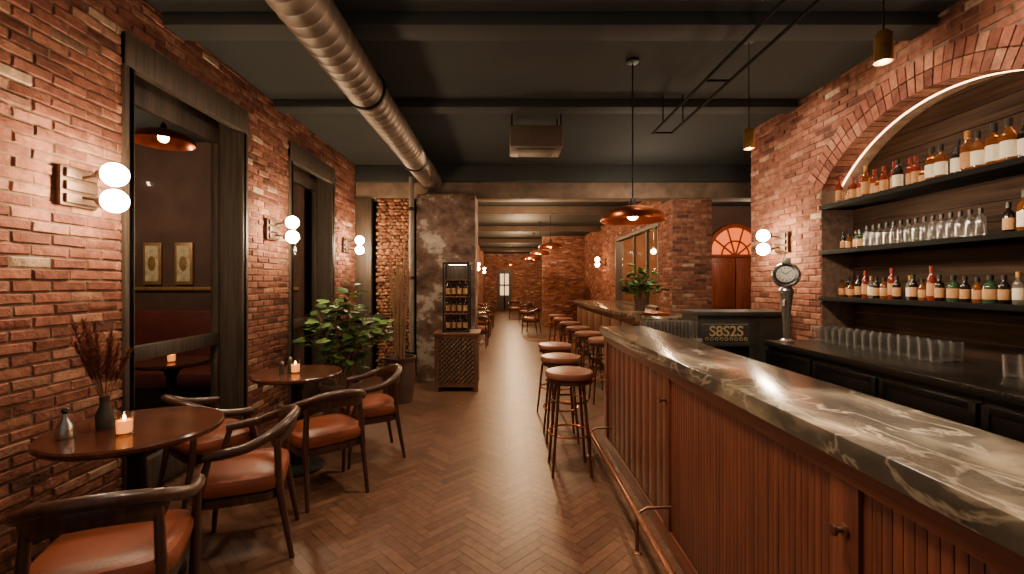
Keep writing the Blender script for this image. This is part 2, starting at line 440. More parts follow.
# right wall with segmental arch
RX = 2.9; AY, AZ, AR, RT = 3.1, 1.51, 1.29, .22
AH = 1.02
SPZ = AZ+math.sqrt(AR**2-AH**2); half = math.asin(AH/AR)
EZ, EH = AZ+(AR+RT)*math.cos(half), (AR+RT)*math.sin(half)
def hw(z):
    if z < SPZ: return AH
    if z < EZ: return AH+(z-SPZ)/(EZ-SPZ)*(EH-AH)
    q = (AR+RT)**2-(z-AZ)**2
    return math.sqrt(q) if q > 0 else None
def arch_clip(za, zb, u0, u1):
    h = hw((za+zb)/2)
    if h is None: return [(u0, u1)]
    return [(u0, AY-h), (AY+h, u1)]
mb = MB(); mb.cur = MORTAR
mb.box(RX, RX+.3, -.8, AY-AH, 0, CZ); mb.box(RX, RX+.3, AY+AH, 5.3, 0, CZ)
k = 40
for i in range(k):
    y0 = -AH+2*AH*i/k; y1 = -AH+2*AH*(i+1)/k
    z0 = AZ+math.sqrt(AR**2-y0*y0); z1 = AZ+math.sqrt(AR**2-y1*y1)
    mb.add([(RX,AY+y0,z0),(RX,AY+y1,z1),(RX,AY+y1,CZ),(RX,AY+y0,CZ),(RX+.3,AY+y0,z0),(RX+.3,AY+y1,z1)], [(0,1,2,3),(0,1,5,4)])
bricks(mb, lambda u, z, o: (RX-o, u, z), -.8, 5.3, 0, CZ, arch_clip)
bricks(mb, lambda u, z, o: (u, 5.3+o, z), RX, RX+.3, 0, CZ)
nv = 38
for i in range(nv):
    a0 = -half+2*half*i/nv+.0035; a1 = -half+2*half*(i+1)/nv-.0035
    o = random.uniform(.012, .018)
    for (r0, r1) in ((AR-.012, AR+.1), (AR+.11, AR+RT-.005)):
        c = random.choice(PAL); kk = random.uniform(1.0, 1.3); mb.cur = (c[0]*kk, c[1]*kk, c[2]*kk, 1)
        vs = []
        for xx in (RX-o, RX+.14):
            for (a, r) in ((a0, r0), (a1, r0), (a1, r1), (a0, r1)):
                vs.append((xx, AY+r*math.sin(a), AZ+r*math.cos(a)))
        mb.add(vs, [(0,1,2,3),(4,5,6,7),(0,1,5,4),(1,2,6,5),(2,3,7,6),(3,0,4,7)])
mb.cur = MORTAR
struct(mb.build('wall_right', M['brick'], col=True))
mb = MB()
z = .0
while z < 2.8:
    mb.box(RX+.285, RX+.3, 2.08, 4.12, z, z+.128, .004); z += .132
struct(mb.build('wall_niche', M['niche']))
# room beyond the left windows
AN = 5.6
struct(MB().box(-7, -2.55, AN, AN+.12, 0, 3.2).build('wall_annex_back', M['darkwall']))
struct(MB().box(-7, -6.9, -.8, AN, 0, 3.2).build('wall_annex_side', M['darkwall']))
struct(MB().box(-7, -2.55, -.8, 8.1, -.06, -.005).build('floor_annex', M['blackwood_y']))
struct(MB().box(-7, -2.55, -.8, 8.1, 3.2, 3.26).build('ceiling_annex', M['ceil']))
struct(MB().box(-3.5, -3.4, AN+.12, 8, 0, 3.2).box(-3.5, -2.3, 8, 8.1, 0, 3.2).build('wall_passage', M['darkwall']))
struct(MB().box(-6.9, -2.56, AN-.04, AN, 1.36, 1.4, .005).build('trim_%d' % n, M['gilt'])); n += 1
struct(MB().box(-2.55, -1.1, 7.6, 7.72, 0, 3.0).build('wall_recess', M['darkwall']))
# rough stacked-stone pillar (left) and plaster pier
mb = MB(); mb.cur = lin(52, 34, 25)
mb.box(-1.98, -1.44, 6.97, 7.3, 0, 2.76)
z = .03; r_ = 0
while z < 2.75:
    x = -1.965+(r_ % 2)*.034
    while x < -1.45:
        c = random.choice([lin(130,86,60), lin(112,72,52), lin(144,98,70), lin(98,62,46), lin(126,92,68)]); kk = random.uniform(.75, 1.2)
        mb.cur = (c[0]*kk, c[1]*kk, c[2]*kk, 1)
        s0 = len(mb.v); rr = random.uniform(.03, .04)
        mb.sphere((0, 0, 0), rr, 7, 5)
        mb.rot(Matrix.Translation((x+random.uniform(-.012, .012), 6.968, z+random.uniform(-.008, .008))) @ Matrix.Diagonal((random.uniform(.95, 1.3), .6, random.uniform(.65, .9), 1)), s0)
        x += .068
    z += .052; r_ += 1
struct(mb.build('wall_pillar_left', M['brick'], col=True))
struct(MB().box(-1.3, -.44, 6.6, 7.3, 0, 2.76, .015).build('wall_pier', M['plaster']))
struct(MB().box(-2.3, -2.05, 6.9, 7.0, 0, 2.76, .01).build('trim_%d' % n, M['blackwood'])); n += 1
# hall
mb = MB(); mb.cur = MORTAR
mb.box(-1.3, -1.1, 7.3, 24, 0, 3.02)
bricks(mb, lambda u, z, o: (-1.1+o, u, z), 7.3, 24, 0, 3.02)
struct(mb.build('wall_hall_left', M['brick'], col=True))
mb = MB(); mb.cur = MORTAR
DH = [(-.42, .36, 0, 2.15)]
wallboxes(mb, DH, -1.3, 2.9, 3.02, lambda a, b, c, d: mb.box(a, b, 24, 24.2, c, d))
bricks(mb, lambda u, z, o: (u, 24-o, z), -1.1, 2.65, 0, 3.02, rect_clip(DH))
struct(mb.build('wall_hall_end', M['brick'], col=True))
m = MB().box(-.42, -.26, 23.95, 24.08, 0, 2.15).box(.2, .36, 23.95, 24.08, 0, 2.15).box(-.26, .2, 23.95, 24.08, 1.95, 2.15).box(-.06, 0, 23.96, 24.06, 0, 1.95).box(-.26, .2, 23.96, 24.06, 0, .8)
m.box(-.26, .2, 23.96, 24.06, 1.3, 1.38)
d = struct(m.build('door_2', M['blackwood']))
MB().box(-.26, .2, 24.05, 24.06, .8, 1.95).build('glass_panel', M['doorlight'], d)
mb = MB(); mb.cur = MORTAR
HW = [(7.75, 10.8, 1.0, 2.5)]
wallboxes(mb, HW, 7.62, 24, 3.02, lambda a, b, c, d: mb.box(2.65, 2.85, a, b, c, d))
bricks(mb, lambda u, z, o: (2.65-o, u, z), 7.62, 15, 0, 3.02, rect_clip(HW))
struct(mb.build('wall_hall_right', M['brick'], col=True))
m = MB()
m.box(2.64, 2.8, 7.75, 7.8, 1, 2.5).box(2.64, 2.8, 10.75, 10.8, 1, 2.5).box(2.64, 2.8, 7.8, 10.75, 2.44, 2.5).box(2.6, 2.8, 7.75, 10.8, .97, 1.03)
for y in (8.55, 9.4): m.box(2.68, 2.73, y-.025, y+.025, 1.03, 2.44)
o = struct(m.build('window_3', M['blackwood']))
MB().add([(2.72,7.8,1.03),(2.72,10.75,1.03),(2.72,10.75,2.44),(2.72,7.8,2.44)], [(0,1,2,3)]).build('pane', M['pane'], o)
mb = MB(); mb.cur = MORTAR
mb.box(1.25, 2.65, 15, 15.2, 0, 3.02)
bricks(mb, lambda u, z, o: (u, 15-o, z), 1.25, 2.65, 0, 3.02)
struct(mb.build('wall_hall_cross', M['brick'], col=True))
mb = MB(); mb.cur = MORTAR
mb.box(2.6, 3.22, 7.0, 7.6, 0, 2.76)
bricks(mb, lambda u, z, o: (u, 7.0-o, z), 2.6, 3.22, 0, 2.76)
bricks(mb, lambda u, z, o: (2.6-o, u, z), 7.0, 7.6, 0, 2.76)
struct(mb.build('wall_pillar_right', M['brick'], col=True))
struct(MB().box(3.85, 6.2, 9.2, 9.3, 0, 3.02).box(6.0, 6.1, 4.6, 9.2, 0, 3.3).build('wall_alcove', M['darkwall']))
struct(MB().box(3.85, 3.95, 9.3, 11.4, 0, 3.02).box(2.85, 3.95, 11.4, 11.5, 0, 3.02).build('wall_side_room', M['litwall']))
d = bpy.data.objects.new('door_1', None); COL.objects.link(d); struct(d); d.location = (4.66, 9.15, 0)
m = MB()
for i in range(2):
    x0 = -.54+i*.55; m.box(x0, x0+.53, -.06, 0, 0, 1.98, .006)
    for (za, zb) in ((.15, .8), (.95, 1.85)): m.box(x0+.08, x0+.45, -.08, -.05, za, zb, .015)
m.build('door_leaf', M['doorwood'], d)
m = MB(); prof = [(.55*math.cos(PI*i/20), 1.99+.62*math.sin(PI*i/20)) for i in range(21)]
m.add([(x, -.02, z) for x, z in prof], [tuple(range(21))]); m.build('fanlight', M['fanglow'], d)
m = MB(); m.tube([(x, -.05, z) for x, z in prof], .045, 8); m.tube([(-.57, -.05, 1.99), (.57, -.05, 1.99)], .04, 8)
for a in (36, 72, 108, 144): m.tube([(0, -.05, 1.99), (.55*math.cos(math.radians(a)), -.05, 1.99+.62*math.sin(math.radians(a)))], .018, 6)
m.tube([(.28*math.cos(PI*i/12), -.05, 1.99+.31*math.sin(PI*i/12)) for i in range(13)], .018, 6)
m.tube([(-.58, -.05, 0), (-.58, -.05, 2.0)], .045, 8).tube([(.58, -.05, 0), (.58, -.05, 2.0)], .045, 8)
m.build('door_frame', M['doorwood'], d)

# ------------------------------------------------------------------ duct, pipes, ceiling things
t = thing('spiral_duct', 'large round dull metal duct running along the ceiling above the left tables', 'duct', (-1.12, -.6, 3.0))
prof = []
y = 0; r0 = .148
while y < 7.4:
    prof += [(r0, y), (r0, y+.085), (r0+.005, y+.092), (r0+.005, y+.103), (r0, y+.11)]; y += .11
m = MB().lathe([(.0, 0)]+prof+[(0, y)], 28); m.rot(Matrix.Rotation(-PI/2, 4, 'X')); m.build('duct_pipe', M['galv'], t)
for y in (.3, 2.35, 4.2, 6.2):
    m = MB().tube([(.158*math.cos(a*PI/12), y, .158*math.sin(a*PI/12)) for a in range(24)], .012, 6, True)
    m.tube([(0, y, .158), (0, y, .25)], .008, 6); m.build('hanger_strap', M['castiron'], t)
t = thing('drain_pipe', 'thin grey vertical pipe beside the weathered plaster pier', 'pipe', (-1.36, 6.55, 0))
MB().tube([(0, 0, 0), (0, 0, 2.99)], .04, 14).build('pipe', M['pipegrey'], t)
for z in (.4, 1.5, 2.5): MB().lathe([(.041, z), (.052, z+.005), (.052, z+.045), (.041, z+.05)], 14).build('collar', M['castiron'], t)
t = thing('ceiling_ventilation_box', 'plain brownish box hung on rods below the ceiling in mid aisle', 'vent box', (.32, 4.75, 2.83))
MB().box(-.27, .27, -.2, .2, 0, .22, .02).build('housing', M['ventbox'], t)
m = MB().box(-.2, .2, -.14, .14, -.012, .0, .004)
for i in range(6): m.box(-.18, .18, -.12+i*.045, -.105+i*.045, -.018, -.01)
m.build('grille', M['ventbox'], t)
for sx in (-.25, .25):
    for sy in (-.17, .17): MB().tube([(sx, sy, .21), (sx, sy, .418)], .008, 8).build('hanging_rod', M['castiron'], t)
t = thing('hanging_rail_frame', 'black ladder-like metal rail frame hung below the ceiling over the bar', 'rail frame', (1.6, 2.0, 2.98))
MB().tube([(-.09, -.3, 0), (-.09, 2.6, 0)], .012, 8).build('rail', M['matteblack'], t)
MB().tube([(.1, -.3, 0), (.1, 2.6, 0)], .012, 8).build('rail', M['matteblack'], t)
for y in (.2, 1.4, 2.58): MB().tube([(-.09, y, 0), (.1, y, 0)], .009, 8).build('rung', M['matteblack'], t)
for y in (.4, 2.3):
    for x in (-.09, .1): MB().tube([(x, y, 0), (x, y, .264)], .006, 6).build('hanging_rod', M['matteblack'], t)
def dome_pendant(loc, ztop, label, group=None, glow='lampglow'):
    t = thing('dome_pendant_lamp', label, 'pendant lamp', loc, 0, group)
    prof = [(.03, .118), (.1, .112), (.16, .098), (.21, .074), (.24, .045), (.255, .01), (.256, 0), (.246, 0), (.232, .038), (.2, .066), (.15, .088), (.0, .1)]
    MB().lathe(prof, 36).build('shade', M['copper'], t)
    MB().lathe([(0, .18), (.016, .18), (.026, .155), (.03, .115), (0, .115)], 16).build('cap', M['castiron'], t)
    MB().tube([(0, 0, .175), (0, 0, ztop-loc[2]-.02)], .006, 6).build('cord', M['castiron'], t)
    MB().lathe([(0, ztop-loc[2]), (.05, ztop-loc[2]), (.05, ztop-loc[2]-.02), (0, ztop-loc[2]-.03)], 16).build('ceiling_rose', M['castiron'], t)
    MB().sphere((0, 0, .05), .045, 16, 10).build('bulb', M[glow], t)
    return t
pd = dome_pendant((1.03, 3.63, 1.95), CZ-.002, 'large copper dome pendant hanging over the far end of the marble bar')
for i, (x, y) in enumerate(((.95, 9.4), (.9, 11.6), (.9, 14.2), (.2, 18.5))):
    dome_pendant((x, y, 2.18), 3.02, 'copper dome pendant in the far hall, %s beyond the header beam' % ORD[i], 'copper dome pendants in the far hall', 'farlamp')
dome_pendant((-3.15, 4.15, 2.74), 3.2, 'copper dome pendant seen through the first left window')
def brass_pendant(loc, label):
    t = thing('cylinder_pendant_lamp', label, 'pendant lamp', loc, 0, 'small brass cylinder pendants')
    MB().lathe([(0, .15), (.02, .15), (.036, .13), (.038, 0), (.033, 0), (.033, .1), (0, .1)], 20).build('shade', M['brass'], t)
    MB().tube([(0, 0, .15), (0, 0, CZ-.022-loc[2])], .004, 6).build('cord', M['castiron'], t)
    MB().lathe([(0, CZ-.002-loc[2]), (.035, CZ-.002-loc[2]), (.035, CZ-.022-loc[2]), (0, CZ-.026-loc[2])], 14).build('ceiling_rose', M['castiron'], t)
    MB().sphere((0, 0, .03), .024, 12, 8).build('bulb', M['lampglow'], t)
brass_pendant((1.8, 2.14, 2.5), 'small brass cylinder pendant nearest the arch, at upper right')
brass_pendant((1.8, 3.32, 2.44), 'small brass cylinder pendant hanging before the edge of the right brick wall')
for i, (y, z) in enumerate(((8.5, 2.1), (10.0, 2.15))):
    t = thing('globe_pendant_lamp', 'small glowing globe pendant behind the hall window, %s from the brick pillar' % ORD[i], 'pendant lamp', (3.3, y, z), 0, 'globe pendants behind the hall window')
    MB().sphere((0, 0, 0), .06, 16, 10).build('globe', M['farlamp'], t)
    MB().lathe([(0, .1), (.02, .1), (.024, .056), (0, .056)], 12).build('cap', M['brass'], t)
    MB().tube([(0, 0, .1), (0, 0, 3.018-z)], .005, 6).build('cord', M['castiron'], t)
def make_sconce(loc, rz, label, bm='bulb'):
    t = thing('wall_sconce', label, 'wall lamp', loc, rz, 'twin globe wall sconces')
    MB().box(0, .025, -.105, .105, -.105, .105, .008).build('back_plate', M['bronze'], t)
    m = MB()
    for z in (-.066, 0, .066): m.box(.02, .044, -.09, .09, z-.024, z+.024, .006)
    m.build('plate_ribs', M['bronze'], t)
    for s in (-1, 1):
        MB().tube([(.03, 0, s*.05), (.1, 0, s*.06), (.15, 0, s*.07)], .009, 8).build('arm', M['bronze'], t)
        m = MB().lathe([(0, 0), (.026, 0), (.03, .03), (0, .03)], 16); m.rot(Matrix.Translation((.125, 0, s*.07)) @ Matrix.Rotation(PI/2, 4, 'Y')); m.build('socket', M['bronze'], t)
        MB().sphere((.21, 0, s*.07), .061, 20, 14).build('bulb', M[bm], t)
    return t
sc = make_sconce((LX+.018, 2.39, 1.955), 0, 'twin globe bronze sconce on the left brick wall nearest the viewer, before the first window')
dup(sc, (LX+.018, 4.386, 1.97), 0, 'twin globe bronze sconce on the left brick wall between the two windows')
dup(sc, (LX+.018, 6.42, 1.99), 0, 'twin globe bronze sconce on the left brick wall beyond the second window')
dup(sc, (RX-.018, 4.66, 1.87), PI, 'twin globe bronze sconce on the right brick wall beside the arch')
fs = None
for i, y in enumerate((10.5, 14.6, 19)):
    lab = 'distant sconce on the far hall left wall, %s from the plaster pier' % ORD[i]
    if fs is None: fs = make_sconce((-1.082, y, 1.98), 0, lab, 'farbulb')
    else: dup(fs, (-1.082, y, 1.98), 0, lab)
dup(fs, (2.632, 11.8, 2.0), PI, 'distant sconce on the far hall right wall past the lit window')

# ------------------------------------------------------------------ bar
BX = .89
t = thing('bar_counter', 'long reddish wooden bar with narrow vertical boards under the marble top', 'bar', (BX, 0, 0))
MB().box(.03, .37, -.6, 4.04, 0, .992).build('body', M['barwood'], t)
MB().box(.004, .03, -.6, 4.05, 0, .09, .004).build('plinth', M['barwood_y'], t)
MB().box(-.002, .03, -.6, 4.05, .93, .992, .004).build('top_rail', M['barwood_y'], t)
for (a, b) in ((1.14, 1.23), (2.46, 2.55), (3.95, 4.05)):
    MB().box(.004, .03, a, b, .09, .93, .004).build('post', M['barwood'], t)
for (a, b, p) in ((-.6, 1.14, .029), (1.23, 2.46, .029), (2.55, 3.95, .14)):
    m = MB(); y = a
    while y < b-.01:
        e = min(y+p, b)
        m.box(.016, .032, y+.0008, e-.0008, .09, .93, .0024); y += p
    m.build('boarded_panel', M['barwood'], t)
for y in (1.185, 2.505):
    m = MB().lathe([(0, 0), (.017, 0), (.017, .005), (.007, .008), (.007, .022), (.015, .027), (.015, .036), (0, .039)], 16)
    m.rot(Matrix.Translation((.004, y, .8)) @ Matrix.Rotation(-PI/2, 4, 'Y')); m.build('coat_hook', M['bronze_dk'], t)
tag(MB().box(.86, 1.28, -.6, 4.1, .993, 1.057, .005).build('countertop', M['marble']), 'long polished grey marble bar top with pale veins', 'countertop')
t = thing('foot_rail', 'slim copper pipe foot rail along the bottom of the bar front', 'foot rail', (.71, 0, 0))
MB().tube([(0, -.6, .21), (0, 3.9, .21)], .016, 14).build('rail', M['railcopper'], t)
m = MB().sphere((0, 3.9, .21), .021, 12, 8); m.build('end_cap', M['railcopper'], t)
for y in (.85, 2.42, 3.75):
    MB().tube([(0, y, 0), (0, y, .21)], .010, 10).build('support_post', M['bronze_dk'], t)
    MB().lathe([(0, 0), (.026, 0), (.026, .006), (.011, .012), (0, .012)], 14, (0, y, 0)).build('foot_plate', M['bronze_dk'], t)
    MB().tube([(0, y, .21), (.05, y, .24), (.183, y, .245)], .008, 10).build('wall_arm', M['bronze_dk'], t)
# ------------------------------------------------------------------ back bar
tag(MB().box(2.3, 2.876, 1.5, 4.0, .9, .945, .004).box(2.87, 3.18, 2.1, 4.0, .9, .945).build('countertop', M['counterdk']), 'dark polished stone worktop of the back bar under the arch', 'countertop')
cab = None
for i, y in enumerate((3.4, 2.8, 2.2, 1.6)):
    lab = 'black lacquered back bar cabinet with brass knob, %s from the far end' % ORD[i]
    if cab is None:
        cab = thing('back_bar_cabinet', lab, 'cabinet', (2.34, y, 0), 0, 'black cabinets below the back counter')
        MB().box(0, .53, .003, .597, .0, .898).build('body', M['blacklac'], cab)
        dd = MB().box(-.022, -.001, .01, .59, .08, .86, .005).build('door', M['blacklac'], cab)
        m = MB()
        for (a, b, c, d_) in ((.012, .05, .082, .858), (.55, .588, .082, .858), (.05, .55, .082, .12), (.05, .55, .82, .858)): m.box(-.028, -.022, a, b, c, d_, .002)
        m.build('door_frame', M['blacklac'], dd)
        m = MB().sphere((-.045, .06, .62), .014, 12, 8).tube([(-.02, .06, .62), (-.045, .06, .62)], .006, 6); m.build('knob', M['brass'], dd)
    else: dup(cab, (2.34, y, 0), 0, lab)
for i, (z, nm) in enumerate(((2.15, 'top'), (1.74, 'middle'), (1.325, 'lowest'))):
    t = thing('niche_shelf', 'dark wooden %s shelf inside the brick arch' % nm, 'shelf', (RX, AY, z))
    MB().box(-.03, .28, -1.012, 1.012, -.032, 0, .003).build('board', M['blackwood_y'], t)
    MB().box(-.036, -.0305, -1.012, 1.012, -.034, .002, .002).build('lip', M['matteblack'], t)
tag(MB().box(RX+.264, RX+.276, AY-1, AY+1, 2.1505, 2.16).build('light_strip', M['led']), 'warm light strip behind the bottles at the back of the top arch shelf', 'light strip')
m = MB().tube([(RX+.16, AY+(AR-.009)*math.sin(a), AZ+(AR-.009)*math.cos(a)) for a in [-half*.96+2*half*.96*i/30 for i in range(31)]], .0055, 6)
tag(m.build('light_strip', M['archled']), 'warm light strip following the inside of the brick arch', 'light strip')
def bottle(kind, label, loc, group):
    t = thing('bottle', label, 'bottle', loc, random.uniform(-.5, .5)+PI, group)
    r, h, g, lb, cp, sh = KINDS[kind]
    nk = r*.36
    if sh == 'round': prof = [(0, 0), (r*.9, 0), (r, .008), (r, h*.6), (r*.85, h*.68), (nk, h*.77), (nk*.9, h*.93), (0, h*.93)]
    elif sh == 'squat': prof = [(0, 0), (r*.95, 0), (r, .01), (r*1.0, h*.55), (r*.7, h*.7), (nk, h*.76), (nk, h*.9), (0, h*.9)]
    else: prof = [(0, 0), (r*.95, 0), (r, .006), (r*.98, h*.62), (r*.9, h*.67), (nk, h*.72), (nk, h*.93), (0, h*.93)]
    n = 8 if sh == 'square' else 18
    MB().lathe(prof, n).build('glass_body', M[g], t)
    if lb: MB().lathe([(r+.0008, h*.14), (r+.0012, h*.16), (r+.0012, h*.48), (r+.0008, h*.5)], n).build('paper_label', M[lb], t)
    MB().lathe([(nk+.001, h*.82), (nk+.003, h*.82), (nk+.003, h), (0, h)], 12).build('cap', M[cp], t)
    return t
KINDS = {'amber': (.034, .28, 'amberglass', 'label', 'cap', 'round'), 'ambersq': (.036, .245, 'amberglass', 'label', 'cap', 'square'), 'tan': (.032, .3, 'amberglass', 'labelt', 'brass', 'round'),
  'darkbig': (.034, .265, 'darkglass', 'label', 'cap', 'round'),
  'red': (.025, .225, 'redglass', 'labelt', 'capred', 'round'), 'dark': (.025, .175, 'darkglass', 'labelt', 'cap', 'round'),
  'green': (.034, .185, 'greenglass', 'labelt', 'cap', 'squat'), 'pale': (.025, .19, 'paleglass', 'label', 'brass', 'round'), 'clear': (.0245, .18, 'milkglass', None, 'cap', 'round'),
  'small': (.025, .15, 'amberglass', 'labelt', 'cap', 'squat'), 'wine': (.03, .215, 'darkglass', 'labelt', 'capred', 'round')}
DESC = {'amber': 'tall amber bottle with cream label', 'ambersq': 'faceted amber bottle with cream label', 'tan': 'tall amber bottle with tan label', 'red': 'slim red bottle with tan label', 'darkbig': 'tall dark bottle with cream label',
  'dark': 'small dark bottle with tan label', 'green': 'squat green bottle with tan label', 'pale': 'pale bottle with brass cap', 'small': 'squat amber bottle with tan label'}
cache = {}
def put_bottle(kind, loc, label, group, s=1):
    if kind in cache:
        o = dup(cache[kind], loc, random.uniform(-.6, .6)+PI, label, group)
    else:
        o = bottle(kind, label, loc, group); cache[kind] = o
    if kind not in ('clear', 'wine'):
        k = s*random.uniform(.9, 1.05); o.scale = (k, k, k*random.uniform(.9, 1.1))
    return o
def row(seq, y0, dy, x, z, where, group, what=''):
    for i, kd in enumerate(seq):
        put_bottle(kd, (x+random.uniform(-.02, .02), y0-i*dy+random.uniform(-.005, .005), z), '%s, %s from the left %son the %s' % (DESC[kd], ORD[i], what, where), group)
BXX = 3.0
row(['red', 'small', 'red', 'red', 'tan', 'red', 'small', 'red', 'red', 'darkbig', 'red', 'red', 'small'], 4.01, .066, BXX, 2.15, 'top arch shelf', 'bottles on the top arch shelf')
for i, kd in enumerate(['ambersq', 'amber', 'darkbig', 'tan', 'amber', 'ambersq', 'amber', 'darkbig', 'tan', 'ambersq', 'amber']):
    put_bottle(kd, (BXX-.02+random.uniform(-.02, .02), 3.145-i*.082, 2.15), '%s, %s of the big bottles on the top arch shelf' % (DESC[kd], ORD[i]), 'bottles on the top arch shelf', 1.05)
row(['dark', 'small', 'dark', 'green'], 4.0, .072, BXX, 1.74, 'middle arch shelf', 'bottles on the middle arch shelf')
for i in range(15):
    put_bottle('clear', (BXX-.02, 3.7-i*.063, 1.74), 'slim clear black-capped bottle in the row of clear bottles on the middle arch shelf', 'clear bottles on the middle arch shelf')
for i, kd in enumerate(['dark', 'amber', 'green']):
    put_bottle(kd, (BXX, 2.68-i*.085, 1.74), '%s, %s after the clear row on the middle arch shelf' % (DESC[kd], ORD[i]), 'bottles on the middle arch shelf')
row(['small', 'dark', 'small', 'dark', 'red', 'pale', 'dark', 'small', 'red', 'dark', 'pale', 'dark', 'small', 'red', 'dark'], 4.02, .066, BXX, 1.325, 'lowest arch shelf', 'bottles on the lowest arch shelf')
for i, kd in enumerate(['green', 'dark', 'small', 'green', 'dark', 'pale', 'green', 'small', 'dark']):
    put_bottle(kd, (BXX-.02, 2.99-i*.076, 1.325), '%s, %s of the right-hand bottles on the lowest arch shelf' % (DESC[kd], ORD[i]), 'bottles on the lowest arch shelf', 1.08)
gl = None
def tumbler(loc, label, group, s=1, sz=1):
    global gl
    if gl is None:
        gl = MB().lathe([(0, 0), (.028, 0), (.032, .004), (.037, .11), (.034, .11), (.029, .012), (0, .01)], 18).build('drinking_glass', M['glass'])
        o = gl
    else:
        o = gl.copy(); COL.objects.link(o)
    o.location = loc; o.scale = (s, s, s*sz); return tag(o, label, 'glass', group)
for i in range(15):
    for j in range(3):
        tumbler((2.72+j*.09, 3.93-i*.078+j*.025, .945), 'clear tumbler in the triple row on the back counter left half', 'tumblers on the back counter left half', .9, 1.25)
for i in range(3):
    for j in range(2):
        tumbler((2.7+j*.09, 2.4-i*.08, .945), 'clear tumbler at the right end of the back counter', 'tumblers at the right end of the back counter', .95, 1.15)
# tap tower with watch-like head
t = thing('beer_tap_tower', 'chrome beer tap tower with a tilted watch-like round dial on the back counter', 'beer tap', (2.4, 3.84, .945), -.75); t.scale = (1.08, 1.08, 1.08)
MB().lathe([(0, 0), (.055, 0), (.055, .012), (.03, .03), (0, .03)], 24).build('base', M['steel'], t)
MB().lathe([(.022, .03), (.024, .12), (.032, .24), (.046, .36), (.054, .41), (.036, .44), (0, .44)], 20).build('column', M['steel'], t)
DM = Matrix.Translation((0, -.01, .53)) @ Matrix.Rotation(math.radians(20), 4, 'Y') @ Matrix.Rotation(PI/2-.3, 4, 'X')
m = MB().lathe([(0, -.03), (.085, -.03), (.1, -.018), (.1, .014), (.09, .028), (.082, .016), (0, .012)], 36); m.rot(DM); dr = m.build('dial_ring', M['steel'], t)
m = MB().lathe([(.0, .0165), (.082, .0165), (.082, .019), (.066, .02), (0, .02)], 36); m.rot(DM); m.build('black_bezel', M['blacklac'], dr)
m = MB().lathe([(0, .0202), (.064, .0202), (.064, .023), (0, .023)], 32); m.rot(DM); m.build('dial_face', M['dial'], dr)
m = MB()
for k in range(12):
    a = k*PI/6; c, s = math.cos(a), math.sin(a)
    m.tube([(c*.044, s*.044, .0245), (c*.058, s*.058, .0245)], .0028, 6)
m.tube([(0, 0, .0245), (.018, .034, .0245)], .003, 6).tube([(0, 0, .0245), (-.038, .012, .0245)], .0025, 6)
m.rot(DM); m.build('dial_markings', M['blacklac'], dr)
m = MB().box(-.03, .03, -.022, .022, .615, .67, .01); m.build('crown', M['steel'], t)
MB().tube([(0, -.035, .33), (0, -.1, .33), (0, -.11, .29)], .011, 8).build('spout', M['steel'], t)
# service station
t = thing('service_station', 'dark grey metal service station closing the bar beyond the marble top', 'counter', (1.95, 4.55, 0))
MB().box(0, .9, 0, .4, 0, 1.12).build('body', M['darkmetal'], t)
MB().box(-.02, .92, -.03, .42, 1.12, 1.16, .006).build('top', M['darkmetal'], t)
m = MB()
for i in range(3): m.box(.02+i*.3, .28+i*.3, -.008, 0, .1, 1.05, .004)
m.build('front_panel', M['darkmetal'], t)
t = thing('under_bar_bench', 'low dark bench carrying glasses behind the far end of the bar', 'bench', (1.32, 4.18, 0))
MB().box(0, .96, 0, .32, .86, .9, .005).build('bench_top', M['darkmetal'], t)
MB().box(0, .96, .02, .32, .1, .86).build('bench_body', M['blacklac'], t)
for (x, y) in ((.03, .03), (.93, .03), (.03, .29), (.93, .29)): MB().tube([(x, y, 0), (x, y, .1)], .015, 8).build('foot', M['steel'], t)
t = thing('lettered_panel', 'dark panel with pale lettering and a row of rings on the low bench', 'sign', (1.85, 4.19, .9005))
pn = MB().box(0, .42, 0, .03, 0, .165, .004).build('panel', M['darkmetal'], t)
text_mesh('lettering', 'S8S2S', .135, M['letter'], pn, (.21, -.003, .056))
m = MB()
for i in range(9):
    cx = .03+i*.045
    m.tube([(cx+.014*math.cos(2*PI*q/14), -.003, .027+.014*math.sin(2*PI*q/14)) for q in range(14)], .003, 5, True)
m.build('ring_pattern', M['letter'], pn)
for i in range(7):
    for j in range(3):
        tumbler((1.36+i*.07, 4.25+j*.085, .9), 'clear tumbler on the low bench behind the end of the bar', 'tumblers on the low bench', .9, 1.9)

# second bar
t = thing('bar_counter', 'dark panelled second bar standing beyond the end of the marble bar', 'bar', (1.62, 5.0, 0))
MB().box(.03, .5, 0, 5.2, 0, 1.0).build('body', M['cabwood'], t)
m = MB()
for i in range(8): m.box(0, .03, .05+i*.64, .05+i*.64+.58, .12, .92, .01)
m.build('panel', M['cabwood'], t)
MB().box(.0, .03, 0, 5.2, 0, .1).build('plinth', M['blackwood_y'], t)
tag(MB().box(1.55, 2.16, 4.97, 10.25, 1.001, 1.06, .006).build('countertop', M['marble']), 'dark stone top of the second bar beyond the pendant lamp', 'countertop')
tag(MB().lathe([(0, 0), (.13, 0), (.17, .03), (.175, .03), (.14, -.0), (.16, .028), (0, .012)], 28).build('copper_tray', M['copper'], None, (1.85, 5.5, 1.061)), 'round copper tray on the second bar below the pendant lamp', 'tray')

